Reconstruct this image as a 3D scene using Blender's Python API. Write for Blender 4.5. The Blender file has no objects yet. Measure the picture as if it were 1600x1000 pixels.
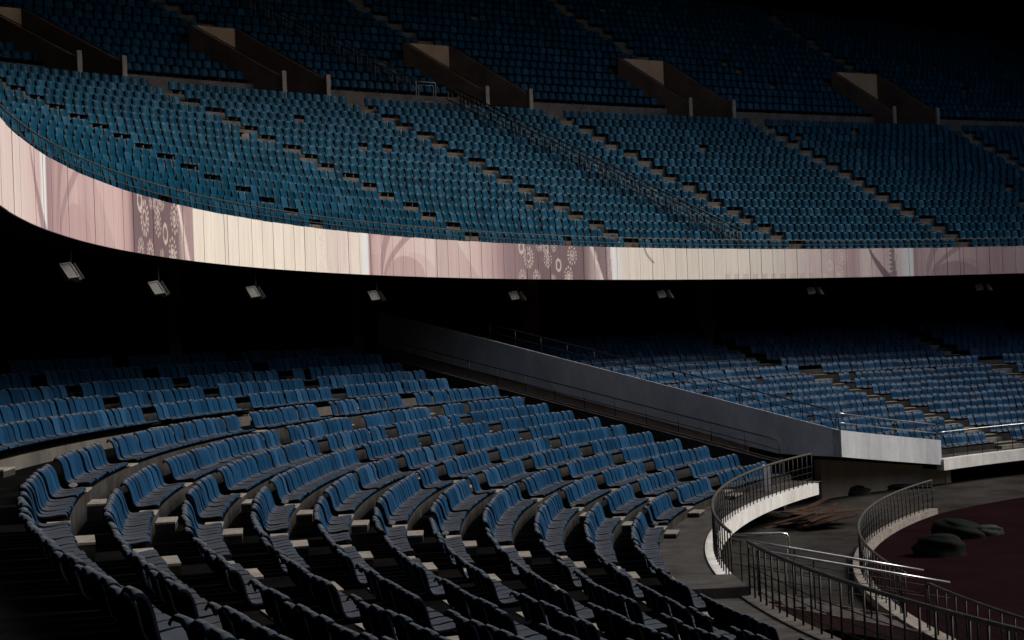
import bpy, math, random
import numpy as np
from mathutils import Matrix, Vector

random.seed(7)
rng = np.random.default_rng(11)
sc = bpy.context.scene
COL = sc.collection
PI = math.pi
EYE = 7.25                      # camera height above the track; all levels "h" below are relative to the eye

# ------------------------------------------------------------------ camera
CX, CY = -47.180, -39.574       # bowl centre is the world origin
PITCH, ROLL = 0.0117, -0.0388
cam_d = bpy.data.cameras.new('camera')
cam_d.sensor_width = 36.0
cam_d.lens = 36.0 * 2500.0 / 1600.0
cam_d.clip_start = 0.1
cam_d.clip_end = 3000.0
cam = bpy.data.objects.new('camera', cam_d)
COL.objects.link(cam)
fw = Vector((0, math.cos(PITCH), math.sin(PITCH)))
up = Vector((0, -math.sin(PITCH), math.cos(PITCH)))
rt = Vector((1, 0, 0))
xc = rt * math.cos(ROLL) + up * math.sin(ROLL)
yc = -rt * math.sin(ROLL) + up * math.cos(ROLL)
m = Matrix((xc, yc, -fw)).transposed().to_4x4()
m.translation = Vector((CX, CY, EYE))
cam.matrix_world = m
sc.camera = cam

# ------------------------------------------------------------------ sky, sun, exposure
SUN_EL, SUN_AZ = math.radians(40), math.radians(6)      # azimuth from +X towards +Y
w = bpy.data.worlds.new('World')
sc.world = w
w.use_nodes = True
nt = w.node_tree
nt.nodes.clear()
sky = nt.nodes.new('ShaderNodeTexSky')
sky.sky_type = 'NISHITA'
sky.sun_disc = False
sky.sun_elevation = SUN_EL
sky.sun_rotation = PI / 2 - SUN_AZ
sky.dust_density = 3.0
sky.air_density = 1.0
sky.ozone_density = 1.0
bg = nt.nodes.new('ShaderNodeBackground')
bg.inputs['Strength'].default_value = 0.05
wo = nt.nodes.new('ShaderNodeOutputWorld')
nt.links.new(sky.outputs[0], bg.inputs[0])
nt.links.new(bg.outputs[0], wo.inputs[0])
sun_d = bpy.data.lights.new('sun', 'SUN')
sun_d.energy = 1.5
sun_d.angle = math.radians(26)
sun_d.color = (1.0, 0.955, 0.90)
sun = bpy.data.objects.new('sun', sun_d)
COL.objects.link(sun)
sd = Vector((math.cos(SUN_EL) * math.cos(SUN_AZ), math.cos(SUN_EL) * math.sin(SUN_AZ), math.sin(SUN_EL)))
sun.rotation_euler = sd.to_track_quat('Z', 'Y').to_euler()
vs = sc.view_settings
vs.view_transform = 'Standard'
vs.look = 'None'
vs.gamma = 1.0
vs.use_curve_mapping = False
vs.exposure = 1.0

# ------------------------------------------------------------------ materials
def mat(name):
    ma = bpy.data.materials.new(name)
    ma.use_nodes = True
    t = ma.node_tree
    b = t.nodes['Principled BSDF']
    return ma, t, b, t.nodes, t.links

def ramp(n, stops):
    r = n.new('ShaderNodeValToRGB')
    e = r.color_ramp.elements
    while len(e) < len(stops):
        e.new(0.5)
    for i, (p, c) in enumerate(stops):
        e[i].position = p
        e[i].color = (c[0], c[1], c[2], 1) if not isinstance(c, (int, float)) else (c, c, c, 1)
    return r

def noise(n, l, scale, detail=5, rough=0.6, coord=None, stretch=None):
    tx = n.new('ShaderNodeTexNoise')
    tx.inputs['Scale'].default_value = scale
    tx.inputs['Detail'].default_value = detail
    tx.inputs['Roughness'].default_value = rough
    if coord is None:
        g = n.new('ShaderNodeNewGeometry')
        coord = g.outputs['Position']
    if stretch:
        mp = n.new('ShaderNodeMapping')
        mp.inputs['Scale'].default_value = stretch
        l.new(coord, mp.inputs['Vector'])
        coord = mp.outputs['Vector']
    l.new(coord, tx.inputs['Vector'])
    return tx

def surf(name, dark, light, rough=0.85, scale=1.2, fine=14.0, bump=0.25, stretch=None, metallic=0.0):
    """weathered surface: two tones from a broad noise, fine grain and bump"""
    ma, t, b, n, l = mat(name)
    a = noise(n, l, scale, 6, 0.65, stretch=stretch)
    f = noise(n, l, fine, 4, 0.7)
    mx = n.new('ShaderNodeMath'); mx.operation = 'MULTIPLY_ADD'
    l.new(f.outputs['Fac'], mx.inputs[0]); mx.inputs[1].default_value = 0.45
    l.new(a.outputs['Fac'], mx.inputs[2])
    r = ramp(n, [(0.50, dark), (0.92, light)])
    l.new(mx.outputs[0], r.inputs[0])
    l.new(r.outputs[0], b.inputs['Base Color'])
    b.inputs['Roughness'].default_value = rough
    b.inputs['Metallic'].default_value = metallic
    b.inputs['Specular IOR Level'].default_value = 0.0 if rough >= 0.9 else (0.06 if rough >= 0.7 else 0.3)
    if bump:
        bp = n.new('ShaderNodeBump'); bp.inputs['Strength'].default_value = bump
        bp.inputs['Distance'].default_value = 0.02
        l.new(f.outputs['Fac'], bp.inputs['Height'])
        l.new(bp.outputs[0], b.inputs['Normal'])
    return ma

def seat_material(name, c_lo, c_hi, dust, rough, spec=0.09):
    """moulded plastic, a little different from shell to shell, dust lying on what faces up"""
    ma, t, b, n, l = mat(name)
    g = n.new('ShaderNodeNewGeometry')
    oi = n.new('ShaderNodeObjectInfo')
    ad = n.new('ShaderNodeMath'); ad.operation = 'ADD'
    l.new(g.outputs['Random Per Island'], ad.inputs[0]); l.new(oi.outputs['Random'], ad.inputs[1])
    fr = n.new('ShaderNodeMath'); fr.operation = 'FRACT'
    l.new(ad.outputs[0], fr.inputs[0])
    fade = tuple(q * 1.22 + 0.008 for q in c_hi)
    lo2 = tuple(q * 0.8 for q in c_lo)
    r = ramp(n, [(0.0, lo2), (0.18, c_lo), (0.84, c_hi), (0.97, fade)])
    l.new(fr.outputs[0], r.inputs[0])
    sx = n.new('ShaderNodeSeparateXYZ')
    l.new(g.outputs['Normal'], sx.inputs[0])
    mr = n.new('ShaderNodeMapRange'); mr.interpolation_type = 'SMOOTHSTEP'
    mr.inputs['From Min'].default_value = 0.55; mr.inputs['From Max'].default_value = 0.92
    mr.inputs['To Min'].default_value = 0.0; mr.inputs['To Max'].default_value = dust[3]
    l.new(sx.outputs['Z'], mr.inputs['Value'])
    nz = noise(n, l, 9.0, 5, 0.7)
    nr = ramp(n, [(0.30, 0.55), (0.62, 1.0)])
    l.new(nz.outputs['Fac'], nr.inputs[0])
    mu = n.new('ShaderNodeMath'); mu.operation = 'MULTIPLY'
    l.new(mr.outputs[0], mu.inputs[0]); l.new(nr.outputs[0], mu.inputs[1])
    mx = n.new('ShaderNodeMix'); mx.data_type = 'RGBA'
    l.new(mu.outputs[0], mx.inputs['Factor'])
    l.new(r.outputs[0], mx.inputs['A'])
    mx.inputs['B'].default_value = (dust[0], dust[1], dust[2], 1)
    l.new(mx.outputs['Result'], b.inputs['Base Color'])
    rr = n.new('ShaderNodeMath'); rr.operation = 'MULTIPLY_ADD'
    l.new(mu.outputs[0], rr.inputs[0]); rr.inputs[1].default_value = 0.45; rr.inputs[2].default_value = rough
    l.new(rr.outputs[0], b.inputs['Roughness'])
    b.inputs['Specular IOR Level'].default_value = spec
    return ma

M = {}
M['seat_low'] = seat_material('blue_seat_plastic', (0.0062, 0.032, 0.074), (0.0095, 0.044, 0.097), (0.080, 0.073, 0.066, 0.80), 0.30, 0.03)
M['seat_up'] = seat_material('teal_blue_seat_plastic', (0.0027, 0.035, 0.064), (0.0045, 0.048, 0.086), (0.05, 0.06, 0.065, 0.0), 0.30, 0.03)
M['seat_dark'] = surf('black_shaded_seat_rear', (0.0022, 0.003, 0.005), (0.006, 0.008, 0.012), 0.9, 6.0, bump=0.0)  # near-black sides and base; on the rears shade is put into the colour
M['seat_highlight'] = surf('seat_crown_highlight', (0.062, 0.07, 0.082), (0.125, 0.132, 0.14), 0.7, 7.0, fine=30.0, bump=0.0)  # highlight on the seat-back crown, painted in as a paler colour
M['floor'] = surf('shade_darkened_concrete', (0.003, 0.003, 0.0033), (0.008, 0.0077, 0.0073), 0.95, 0.9)  # concrete with the shade behind the seats darkened into its base colour
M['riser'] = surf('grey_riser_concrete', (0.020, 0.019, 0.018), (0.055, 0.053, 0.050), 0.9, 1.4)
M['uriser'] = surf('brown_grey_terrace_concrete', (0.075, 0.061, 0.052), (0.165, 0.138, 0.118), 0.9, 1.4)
M['walk'] = surf('walkway_concrete', (0.035, 0.032, 0.029), (0.095, 0.087, 0.078), 0.85, 1.1)
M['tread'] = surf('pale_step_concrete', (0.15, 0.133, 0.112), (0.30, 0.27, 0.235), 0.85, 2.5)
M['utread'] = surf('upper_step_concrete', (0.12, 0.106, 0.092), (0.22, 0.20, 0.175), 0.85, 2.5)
M['crosswall'] = surf('cross_aisle_wall_concrete', (0.05, 0.045, 0.040), (0.13, 0.118, 0.105), 0.88, 0.7, stretch=(1, 1, 0.4))
M['white'] = surf('white_painted_concrete', (0.50, 0.48, 0.44), (0.78, 0.76, 0.72), 0.7, 1.6, stretch=(1, 1, 0.35))
M['panel'] = surf('pale_grey_painted_wall', (0.34, 0.35, 0.36), (0.56, 0.57, 0.58), 0.75, 1.2, stretch=(1, 1, 0.25))
M['grey'] = surf('grey_plaster', (0.44, 0.43, 0.41), (0.66, 0.65, 0.625), 0.85, 0.9, fine=7.0, stretch=(1, 1, 0.5))
M['brown'] = surf('brown_plaster', (0.24, 0.185, 0.14), (0.44, 0.35, 0.27), 0.9, 0.8, stretch=(1, 1, 0.4))
M['tan'] = surf('tan_plaster', (0.42, 0.345, 0.255), (0.64, 0.535, 0.41), 0.9, 0.9, stretch=(1, 1, 0.5))
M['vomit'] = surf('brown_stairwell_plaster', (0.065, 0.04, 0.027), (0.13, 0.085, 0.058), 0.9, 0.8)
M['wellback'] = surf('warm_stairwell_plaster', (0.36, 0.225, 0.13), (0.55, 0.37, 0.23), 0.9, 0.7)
M['vpost'] = surf('pale_post_paint', (0.17, 0.145, 0.122), (0.29, 0.25, 0.215), 0.8, 2.0)
M['ground'] = surf('moat_ground', (0.014, 0.0125, 0.011), (0.058, 0.053, 0.047), 0.92, 0.35, fine=6.0, bump=0.5)
M['track'] = surf('maroon_running_track', (0.0085, 0.0038, 0.0045), (0.015, 0.0065, 0.0075), 0.9, 0.5, fine=40.0)
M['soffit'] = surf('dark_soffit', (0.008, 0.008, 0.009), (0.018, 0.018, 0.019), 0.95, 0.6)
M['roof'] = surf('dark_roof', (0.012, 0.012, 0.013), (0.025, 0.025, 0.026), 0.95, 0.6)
M['rail'] = surf('dark_painted_steel', (0.004, 0.0036, 0.0032), (0.011, 0.010, 0.009), 0.6, 6.0, bump=0.0)
M['railtop'] = surf('worn_handrail', (0.028, 0.024, 0.020), (0.085, 0.072, 0.058), 0.5, 5.0, bump=0.0)
M['fencebar'] = surf('bare_fence_bar', (0.09, 0.075, 0.06), (0.19, 0.16, 0.13), 0.6, 6.0, bump=0.0)
M['steel'] = surf('brushed_steel', (0.34, 0.33, 0.32), (0.55, 0.54, 0.53), 0.28, 8.0, bump=0.0, metallic=0.85)
M['stringer'] = surf('reddish_stair_paint', (0.085, 0.045, 0.042), (0.17, 0.095, 0.088), 0.8, 2.0)
M['lamp'] = surf('beige_lamp_metal', (0.06, 0.054, 0.045), (0.125, 0.112, 0.094), 0.6, 9.0, bump=0.0)
M['lampglass'] = surf('dusty_lamp_glass', (0.03, 0.03, 0.028), (0.07, 0.067, 0.06), 0.5, 9.0, bump=0.0)
M['wood'] = surf('reddish_board', (0.016, 0.008, 0.006), (0.085, 0.048, 0.032), 0.8, 3.0, stretch=(1, 6, 1))
M['tarp'] = surf('dark_green_tarpaulin', (0.002, 0.003, 0.0022), (0.006, 0.009, 0.006), 0.8, 2.0)
M['stonetarp'] = surf('grey_tarpaulin', (0.018, 0.021, 0.018), (0.045, 0.048, 0.042), 0.8, 2.0)
M['heap'] = surf('dark_rubble', (0.006, 0.006, 0.006), (0.05, 0.045, 0.04), 0.95, 4.0)
M['paper'] = surf('white_plastic_litter', (0.6, 0.6, 0.6), (0.8, 0.8, 0.8), 0.5, 5.0)
M['sign'] = surf('green_sign', (0.005, 0.10, 0.05), (0.01, 0.16, 0.08), 0.4, 5.0, bump=0.0)

# printed fascia: print colour from the colour attribute, plus streaks of dirt running down
ma, t, b, n, l = mat('printed_fascia_vinyl')
ca = n.new('ShaderNodeVertexColor'); ca.layer_name = 'print'
st = noise(n, l, 5.0, 6, 0.7, stretch=(1, 1, 0.06))
sr = ramp(n, [(0.34, 0.86), (0.56, 1.0)])
l.new(st.outputs['Fac'], sr.inputs[0])
sp = noise(n, l, 16.0, 3, 0.6)
spr = ramp(n, [(0.27, (0.62, 0.52, 0.44)), (0.33, (1, 1, 1))])
l.new(sp.outputs['Fac'], spr.inputs[0])
m1 = n.new('ShaderNodeMix'); m1.data_type = 'RGBA'; m1.blend_type = 'MULTIPLY'; m1.inputs['Factor'].default_value = 1.0
l.new(ca.outputs['Color'], m1.inputs['A']); l.new(sr.outputs[0], m1.inputs['B'])
m2 = n.new('ShaderNodeMix'); m2.data_type = 'RGBA'; m2.blend_type = 'MULTIPLY'; m2.inputs['Factor'].default_value = 0.8
l.new(m1.outputs['Result'], m2.inputs['A']); l.new(spr.outputs[0], m2.inputs['B'])
l.new(m2.outputs['Result'], b.inputs['Base Color'])
b.inputs['Roughness'].default_value = 0.55
M['fascia'] = ma

# ------------------------------------------------------------------ helpers
def rad(d):
    return d * PI / 180.0

def pol(R, th, h):
    """point at radius R and angle th (degrees) round the bowl centre, h metres above the eye"""
    return (R * math.cos(rad(th)), R * math.sin(rad(th)), h + EYE)

def project(P):
    """pixel position in the 1600 x 1000 picture, for culling what is out of view"""
    d = Vector(P) - Vector((CX, CY, EYE))
    z = d.dot(fw)
    if z < 0.5:
        return None
    return 800 + 2500 * d.dot(xc) / z, 500 - 2500 * d.dot(yc) / z, z

class MB:
    """collects shapes that become one mesh"""
    def __init__(s):
        s.v = []; s.f = []; s.mi = []
    def add(s, v, f, mi=0):
        o = len(s.v)
        s.v += [tuple(p) for p in v]
        s.f += [tuple(i + o for i in q) for q in f]
        s.mi += [mi] * len(f)
        return s
    def box(s, c, ax, half, mi=0, bev=0.0):
        """box with centre c, axes ax (three unit vectors), half sizes"""
        c = Vector(c); a = [Vector(q) for q in ax]
        v = []
        for sx in (-1, 1):
            for sy in (-1, 1):
                for sz in (-1, 1):
                    v.append(c + a[0] * (sx * half[0]) + a[1] * (sy * half[1]) + a[2] * (sz * half[2]))
        s.add(v, [(0, 1, 3, 2), (4, 6, 7, 5), (0, 4, 5, 1), (2, 3, 7, 6), (0, 2, 6, 4), (1, 5, 7, 3)], mi)
        return s
    def tube(s, pts, r, k=8, mi=0, cap=True):
        pts = [Vector(p) for p in pts]
        rings = []
        for i, p in enumerate(pts):
            d = (pts[min(i + 1, len(pts) - 1)] - pts[max(i - 1, 0)]).normalized()
            q = Vector((0, 0, 1)) if abs(d.z) < 0.95 else Vector((1, 0, 0))
            a = d.cross(q).normalized(); c = a.cross(d).normalized()
            rings.append([p + a * (r * math.cos(2 * PI * j / k)) + c * (r * math.sin(2 * PI * j / k)) for j in range(k)])
        v = [p for rg in rings for p in rg]
        f = []
        for i in range(len(pts) - 1):
            for j in range(k):
                f.append((i * k + j, i * k + (j + 1) % k, (i + 1) * k + (j + 1) % k, (i + 1) * k + j))
        if cap:
            f.append(tuple(range(k))[::-1]); f.append(tuple((len(pts) - 1) * k + j for j in range(k)))
        s.add(v, f, mi)
        return s
    def strip(s, curves, mi=0, mis=None):
        """surface through a list of equally long curves"""
        nn = len(curves[0])
        v = [p for c in curves for p in c]
        o = len(s.v); s.v += [tuple(p) for p in v]
        for i in range(len(curves) - 1):
            for j in range(nn - 1):
                s.f.append((o + i * nn + j, o + i * nn + j + 1, o + (i + 1) * nn + j + 1, o + (i + 1) * nn + j))
                s.mi.append(mis[i] if mis else mi)
        return s
    def build(s, name, mats, parent=None, smooth=False):
        me = bpy.data.meshes.new(name)
        me.from_pydata(s.v, [], s.f)
        if not isinstance(mats, (list, tuple)):
            mats = [mats]
        for q in mats:
            me.materials.append(M[q])
        if len(mats) > 1:
            me.polygons.foreach_set('material_index', s.mi)
        if smooth:
            me.polygons.foreach_set('use_smooth', [True] * len(s.f))
        me.update()
        return link(name, me, parent)

def link(name, me, parent=None):
    o = bpy.data.objects.new(name, me)
    COL.objects.link(o)
    if parent is not None:
        o.parent = parent
        if parent.type == 'EMPTY':
            o.matrix_parent_inverse = Matrix.Translation(parent.location).inverted()
    return o

def tag(o, label=None, cat=None, group=None, kind=None):
    if label: o['label'] = label
    if cat: o['category'] = cat
    if group: o['group'] = group
    if kind: o['kind'] = kind
    return o

def empty(name, loc, label, cat, group=None):
    o = bpy.data.objects.new(name, None)
    o.empty_display_size = 0.3
    COL.objects.link(o)
    o.location = loc
    return tag(o, label, cat, group)

ORD = ['zeroth', 'first', 'second', 'third', 'fourth', 'fifth', 'sixth', 'seventh', 'eighth', 'ninth', 'tenth',
       'eleventh', 'twelfth', 'thirteenth', 'fourteenth', 'fifteenth', 'sixteenth', 'seventeenth', 'eighteenth',
       'nineteenth', 'twentieth']
def nth(k):
    if k < len(ORD): return ORD[k]
    tens = {2: 'twenty', 3: 'thirty', 4: 'forty', 5: 'fifty'}[min(5, k // 10)]
    return tens[:-1] + 'ieth' if k % 10 == 0 else tens + '-' + ORD[k % 10]

def straight(R, th):
    """the balcony leaves its circle and runs straight on past the camera"""
    return R / math.cos(rad(min(40.0, max(0.0, th - 191.5))))
def barc(R, h, t0, t1, step=1.0):
    k = max(2, int(abs(t1 - t0) / step) + 1)
    return [pol(straight(R, t0 + (t1 - t0) * i / (k - 1)), t0 + (t1 - t0) * i / (k - 1), h) for i in range(k)]
def arc(R, h, t0, t1, step=1.0):
    k = max(2, int(abs(t1 - t0) / step) + 1)
    return [pol(R, t0 + (t1 - t0) * i / (k - 1), h) for i in range(k)]

# ------------------------------------------------------------------ levels of the lower tier (h is relative to the eye)
RA = 56.78                                   # radius of the seat-back tops of the highest row below the cross aisle
def row_R(k): return RA - 1.25 * k           # k = 0 (highest) .. 10 (front)
def row_H(k): return -1.99 if k == 0 else -2.50 - 0.302 * (k - 1)
ZR = [60.0, 61.25, 62.5, 63.75, 65.0]        # rows behind the cross aisle
ZH = [-1.642, -1.254, -0.895, -0.47, -0.08]
SEATUP = 0.60                                # seat-back top above its step
ZUP = 0.74                                   # the same for the rows behind the cross aisle
WALK = -6.05                                 # front walkway
CROSS = -2.72                                # cross aisle
PASS0, PASS1 = 144.0, 146.0                  # the passage cut through the stand
FASC_R, FASC_B, FASC_T = 57.25, 2.695, 4.295

def lower_profile(first=10):
    """(R, h, material of the face that follows)"""
    pr = [(42.30, WALK - 0.02, 2)] if first == 10 else []
    lev = WALK if first == 10 else row_H(first + 1) - SEATUP
    for k in range(first, -1, -1):
        f = row_R(k) - 0.65
        top = row_H(k) - SEATUP
        pr.append((f, lev - 0.02, 1)); pr.append((f, top, 0 )); lev = top
    pr.append((57.75, lev, 1)); pr.append((57.75, CROSS, 0)); lev = CROSS
    for i in range(5):
        f = ZR[i] - 0.65
        top = ZH[i] - ZUP
        pr.append((f, lev, 3 if i == 0 else 1)); pr.append((f, top, 0)); lev = top
    pr.append((67.0, lev, 0)); 
    return pr

def sweep(name, prof, t0, t1, mats, step=1.0):
    b = MB()
    b.strip([arc(R, h, t0, t1, step) for R, h, _ in prof], mis=[q[2] for q in prof])
    return b.build(name, mats)

# ------------------------------------------------------------------ ground
g = MB()
ring = [(0.0, 0)] + [(1500 * math.cos(2 * PI * i / 64), 1500 * math.sin(2 * PI * i / 64)) for i in range(64)]
g.add([(x, y, -0.03) for x, y in ring], [(0, 1 + i, 1 + (i + 1) % 64) for i in range(64)])
tag(g.build('ground', 'ground'), kind='structure')
g = MB()
tb = []
for i in range(241):
    th = 100 + 260 * i / 240.0
    R = 37.78
    if th < 150: R = 37.78 - 0.0016 * (150 - th) ** 2 - 0.05 * max(0, 146 - th)
    tb.append(pol(max(R, 24), th, -7.25))
tb.append(pol(30, 30, -7.25))
g.add([(x, y, 0.0) for x, y, z in tb], [tuple(range(len(tb)))])
tag(g.build('running_track', 'track'), kind='structure')

# ------------------------------------------------------------------ terraces, soffit, roof: the shell of the bowl
LP = lower_profile()
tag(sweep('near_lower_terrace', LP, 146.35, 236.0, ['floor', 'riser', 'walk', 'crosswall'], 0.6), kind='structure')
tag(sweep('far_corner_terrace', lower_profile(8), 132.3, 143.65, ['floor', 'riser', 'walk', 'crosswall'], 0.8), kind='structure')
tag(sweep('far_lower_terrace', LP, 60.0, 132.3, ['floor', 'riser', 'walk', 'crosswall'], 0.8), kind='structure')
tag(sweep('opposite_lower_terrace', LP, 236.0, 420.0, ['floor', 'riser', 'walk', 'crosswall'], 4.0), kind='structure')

# upper tier: ruled surface from the balcony circle to a flatter curve at the cross aisle
TXC = (0.9282, 5.9934, -70.5528)
TYC = (-0.12, 8.079, 28.0735)
def upper_xy(nn, s):
    ss = max(-0.9, min(5.6, s))
    th = rad(159.8 - 12.25 * s)
    RB = straight(57.75, 159.8 - 12.25 * s)
    B = (RB * math.cos(th), RB * math.sin(th))
    T = [TXC[0] * ss * ss + TXC[1] * ss + TXC[2], TYC[0] * ss * ss + TYC[1] * ss + TYC[2]]
    if s != ss:
        e = s - ss
        T[0] += (2 * TXC[0] * ss + TXC[1]) * e; T[1] += (2 * TYC[0] * ss + TYC[1]) * e
        if s < -0.9:                      # keep bending round behind the camera
            rr = math.hypot(*T); t2 = rad(159.8 - 12.25 * s); k = min(1, (-0.9 - s) / 2)
            a0 = math.atan2(T[1], T[0]) % (2 * PI)
            a = a0 * (1 - k) + t2 * k; rr = rr * (1 - k) + straight(78, 159.8 - 12.25 * s) * k
            T = [rr * math.cos(a), rr * math.sin(a)]
    q = nn / 16.0
    return B[0] + (T[0] - B[0]) * q, B[1] + (T[1] - B[1]) * q
RISE = 0.51
def upper_floor(n): return 4.12 + RISE * n
def up(nn, s, h):
    x, y = upper_xy(nn, s)
    return (x, y, h + EYE)
def up_frame(nn, s):
    """outward and sideways unit vectors on the upper tier"""
    a = Vector(upper_xy(nn, s - 0.01)); b_ = Vector(upper_xy(nn, s + 0.01))
    sd_ = (b_ - a).normalized()
    out = Vector((-sd_.y, sd_.x))
    c = Vector(upper_xy(nn, s))
    if out.dot(c) < 0: out = -out
    return Vector((out.x, out.y, 0)), Vector((sd_.x, sd_.y, 0))

S0, S1 = -3.6, 7.0
VS0, VS1, VN0, VN1 = 0.765, 0.965, 17.45, 23.0     # stairwells: sides within each block, front and back row positions
VK = range(-1, 6)
SS = sorted([S0 + (S1 - S0) * i / 159.0 for i in range(160)] + [k + q for k in VK for q in (VS0, VS1)])
def in_well(s, pad=0.0):
    return any(k + VS0 - pad < s < k + VS1 + pad for k in VK)
NROW = 17                                   # rows below the upper cross aisle
UB0, UBN = 19.6, 17                         # upper block: first row position, number of rows
UBF = 13.60                                 # floor of its first row
curves, mis, NPOS = [], [], []
def uc(nn, h, mi):
    NPOS.append(nn); curves.append([up(nn, s, h) for s in SS]); mis.append(mi)
uc(-0.28, upper_floor(0), 0)
for k in range(1, NROW):
    uc(k - 0.32, upper_floor(k - 1), 1); uc(k - 0.32, upper_floor(k), 0)
uc(NROW - 0.2, upper_floor(NROW - 1), 1)
uc(NROW - 0.2, upper_floor(NROW - 1) + 0.05, 0)
uc(UB0 - 0.45, upper_floor(NROW - 1) + 0.05, 1)
for k in range(UBN):
    f = UBF + 0.56 * k
    uc(UB0 + k - 0.45, f, 0)
    if k < UBN - 1:
        uc(UB0 + k + 0.55, f, 1)
uc(UB0 + UBN + 1.5, UBF + 0.56 * (UBN - 1), 0)
b = MB()
nS = len(SS)
b.v = [p for c in curves for p in c]
for i in range(len(curves) - 1):
    for j in range(nS - 1):
        sm = (SS[j] + SS[j + 1]) / 2
        if NPOS[i] >= VN0 - 0.3 and NPOS[i + 1] <= VN1 + 0.2 and in_well(sm):
            continue
        b.f.append((i * nS + j, i * nS + j + 1, (i + 1) * nS + j + 1, (i + 1) * nS + j)); b.mi.append(mis[i])
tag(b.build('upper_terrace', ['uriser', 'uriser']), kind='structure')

# soffit under the upper tier and the dark back wall of the lower concourse
b = MB()
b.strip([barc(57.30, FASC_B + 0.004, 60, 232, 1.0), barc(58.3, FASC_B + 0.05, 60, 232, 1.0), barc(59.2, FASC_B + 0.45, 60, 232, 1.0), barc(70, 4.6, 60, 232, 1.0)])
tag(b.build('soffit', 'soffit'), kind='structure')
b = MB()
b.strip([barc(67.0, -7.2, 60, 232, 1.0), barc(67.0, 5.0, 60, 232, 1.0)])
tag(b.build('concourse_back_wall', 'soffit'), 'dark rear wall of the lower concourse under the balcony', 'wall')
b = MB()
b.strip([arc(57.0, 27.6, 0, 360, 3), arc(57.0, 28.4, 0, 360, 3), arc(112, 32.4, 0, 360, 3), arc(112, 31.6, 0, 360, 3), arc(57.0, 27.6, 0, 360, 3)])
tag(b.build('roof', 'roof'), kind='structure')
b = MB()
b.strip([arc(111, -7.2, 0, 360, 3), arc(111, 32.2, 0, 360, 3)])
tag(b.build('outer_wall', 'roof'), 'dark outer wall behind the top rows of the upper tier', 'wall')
b = MB()
b.strip([arc(57.3, 2.7, 240, 425, 3), arc(57.3, 4.3, 240, 425, 3), arc(57.9, 4.1, 240, 425, 3), arc(100, 24, 240, 425, 3)])
b.strip([arc(57.3, 2.7, 240, 425, 3), arc(70, 4.6, 240, 425, 3)])
tag(b.build('opposite_upper_terrace', 'uriser'), kind='structure')

# ------------------------------------------------------------------ printed balcony fascia: one flat panel after another
def lerp(a, b_, q): return tuple(a[i] + (b_[i] - a[i]) * q for i in range(3))
CREAM = (0.86, 0.765, 0.655); PINK = (0.66, 0.475, 0.45); ROSE = (0.50, 0.325, 0.32); MAUVE = (0.185, 0.115, 0.125)
PALE = (0.77, 0.625, 0.58); WHITE = (0.86, 0.86, 0.85); PLUM = (0.155, 0.10, 0.115); LIL = (0.36, 0.235, 0.245)
# ground colour of the print along the balcony (angle in degrees, colour)
ZONES = [(210, CREAM), (191.5, PALE), (188.4, PALE), (186.3, PINK), (186.0, WHITE), (185.7, WHITE), (185.5, LIL), (184.5, ROSE), (182.0, PINK),
         (178.5, PINK), (177.4, ROSE), (176.9, MAUVE), (174.0, MAUVE), (173.0, MAUVE), (172.0, PALE), (171.5, CREAM), (165, CREAM),
         (161.5, CREAM), (159.0, PALE), (157.6, CREAM), (157.2, WHITE), (156.9, WHITE), (156.8, ROSE), (155.6, PINK), (152.0, PALE),
         (149.5, PALE), (147.5, PINK), (146.0, LIL), (143.0, MAUVE), (139.6, MAUVE), (138.2, PALE), (137.4, WHITE), (136.4, CREAM), (130, CREAM),
         (125, CREAM), (122.6, PALE), (120.6, PINK), (119.2, ROSE), (118.4, PALE), (117.0, PINK), (116.0, PALE), (115.3, WHITE), (114.95, WHITE),
         (114.85, ROSE), (112.5, PINK), (109.0, ROSE), (106.5, PINK), (98, ROSE), (80, PINK)]
ZA = np.array([z[0] for z in ZONES][::-1]); ZC = np.array([z[1] for z in ZONES][::-1])
ARC1 = FASC_R * PI / 180.0
FH = FASC_T - FASC_B
# ornaments: (angle, height 0..1, kind, size, tint)
ORN = []
def family(c, mir, tint):
    for a, z, kd, sz in ((-2.35, 0.90, 'drop', 0.20), (-1.7, 0.62, 'sun', 0.34), (-2.35, 0.02, 'sun', 0.27), (-1.0, 0.02, 'sun', 0.27),
                         (0.05, 0.92, 'sun', 0.24), (0.15, 0.58, 'bead', 0.25), (-0.62, 1.0, 'sun', 0.22), (0.75, 1.0, 'sun', 0.20), (1.15, 0.42, 'ring', 0.20),
                         (2.5, 0.72, 'bead', 0.30), (2.1, 0.12, 'bead', 0.28), (2.1, -0.05, 'sun', 0.24), (0.6, 0.0, 'dots', 0.16)):
        ORN.append((c - a * mir * 0.82, z, kd, sz * 1.3, tint))
family(142.6, 1.0, (0.70, 0.60, 0.52))
family(174.8, 0.78, (0.66, 0.54, 0.48))
family(121.8, 0.86, (0.74, 0.66, 0.58))
family(159.6, 0.62, (0.74, 0.64, 0.58))
ORN += [(156.3, 0.72, 'spray', 0.34, (0.66, 0.52, 0.50)), (114.2, 0.75, 'spray', 0.34, (0.55, 0.42, 0.42)), (138.75, 0.72, 'sun', 0.22, (0.6, 0.5, 0.45)),
        (138.6, 0.3, 'spray', 0.22, (0.5, 0.4, 0.38)), (116.2, 0.7, 'sun', 0.2, (0.5, 0.42, 0.4)), (172.4, 0.7, 'sun', 0.24, (0.5, 0.38, 0.36)), (172.5, 0.35, 'spray', 0.22, (0.5, 0.4, 0.38))]
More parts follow.
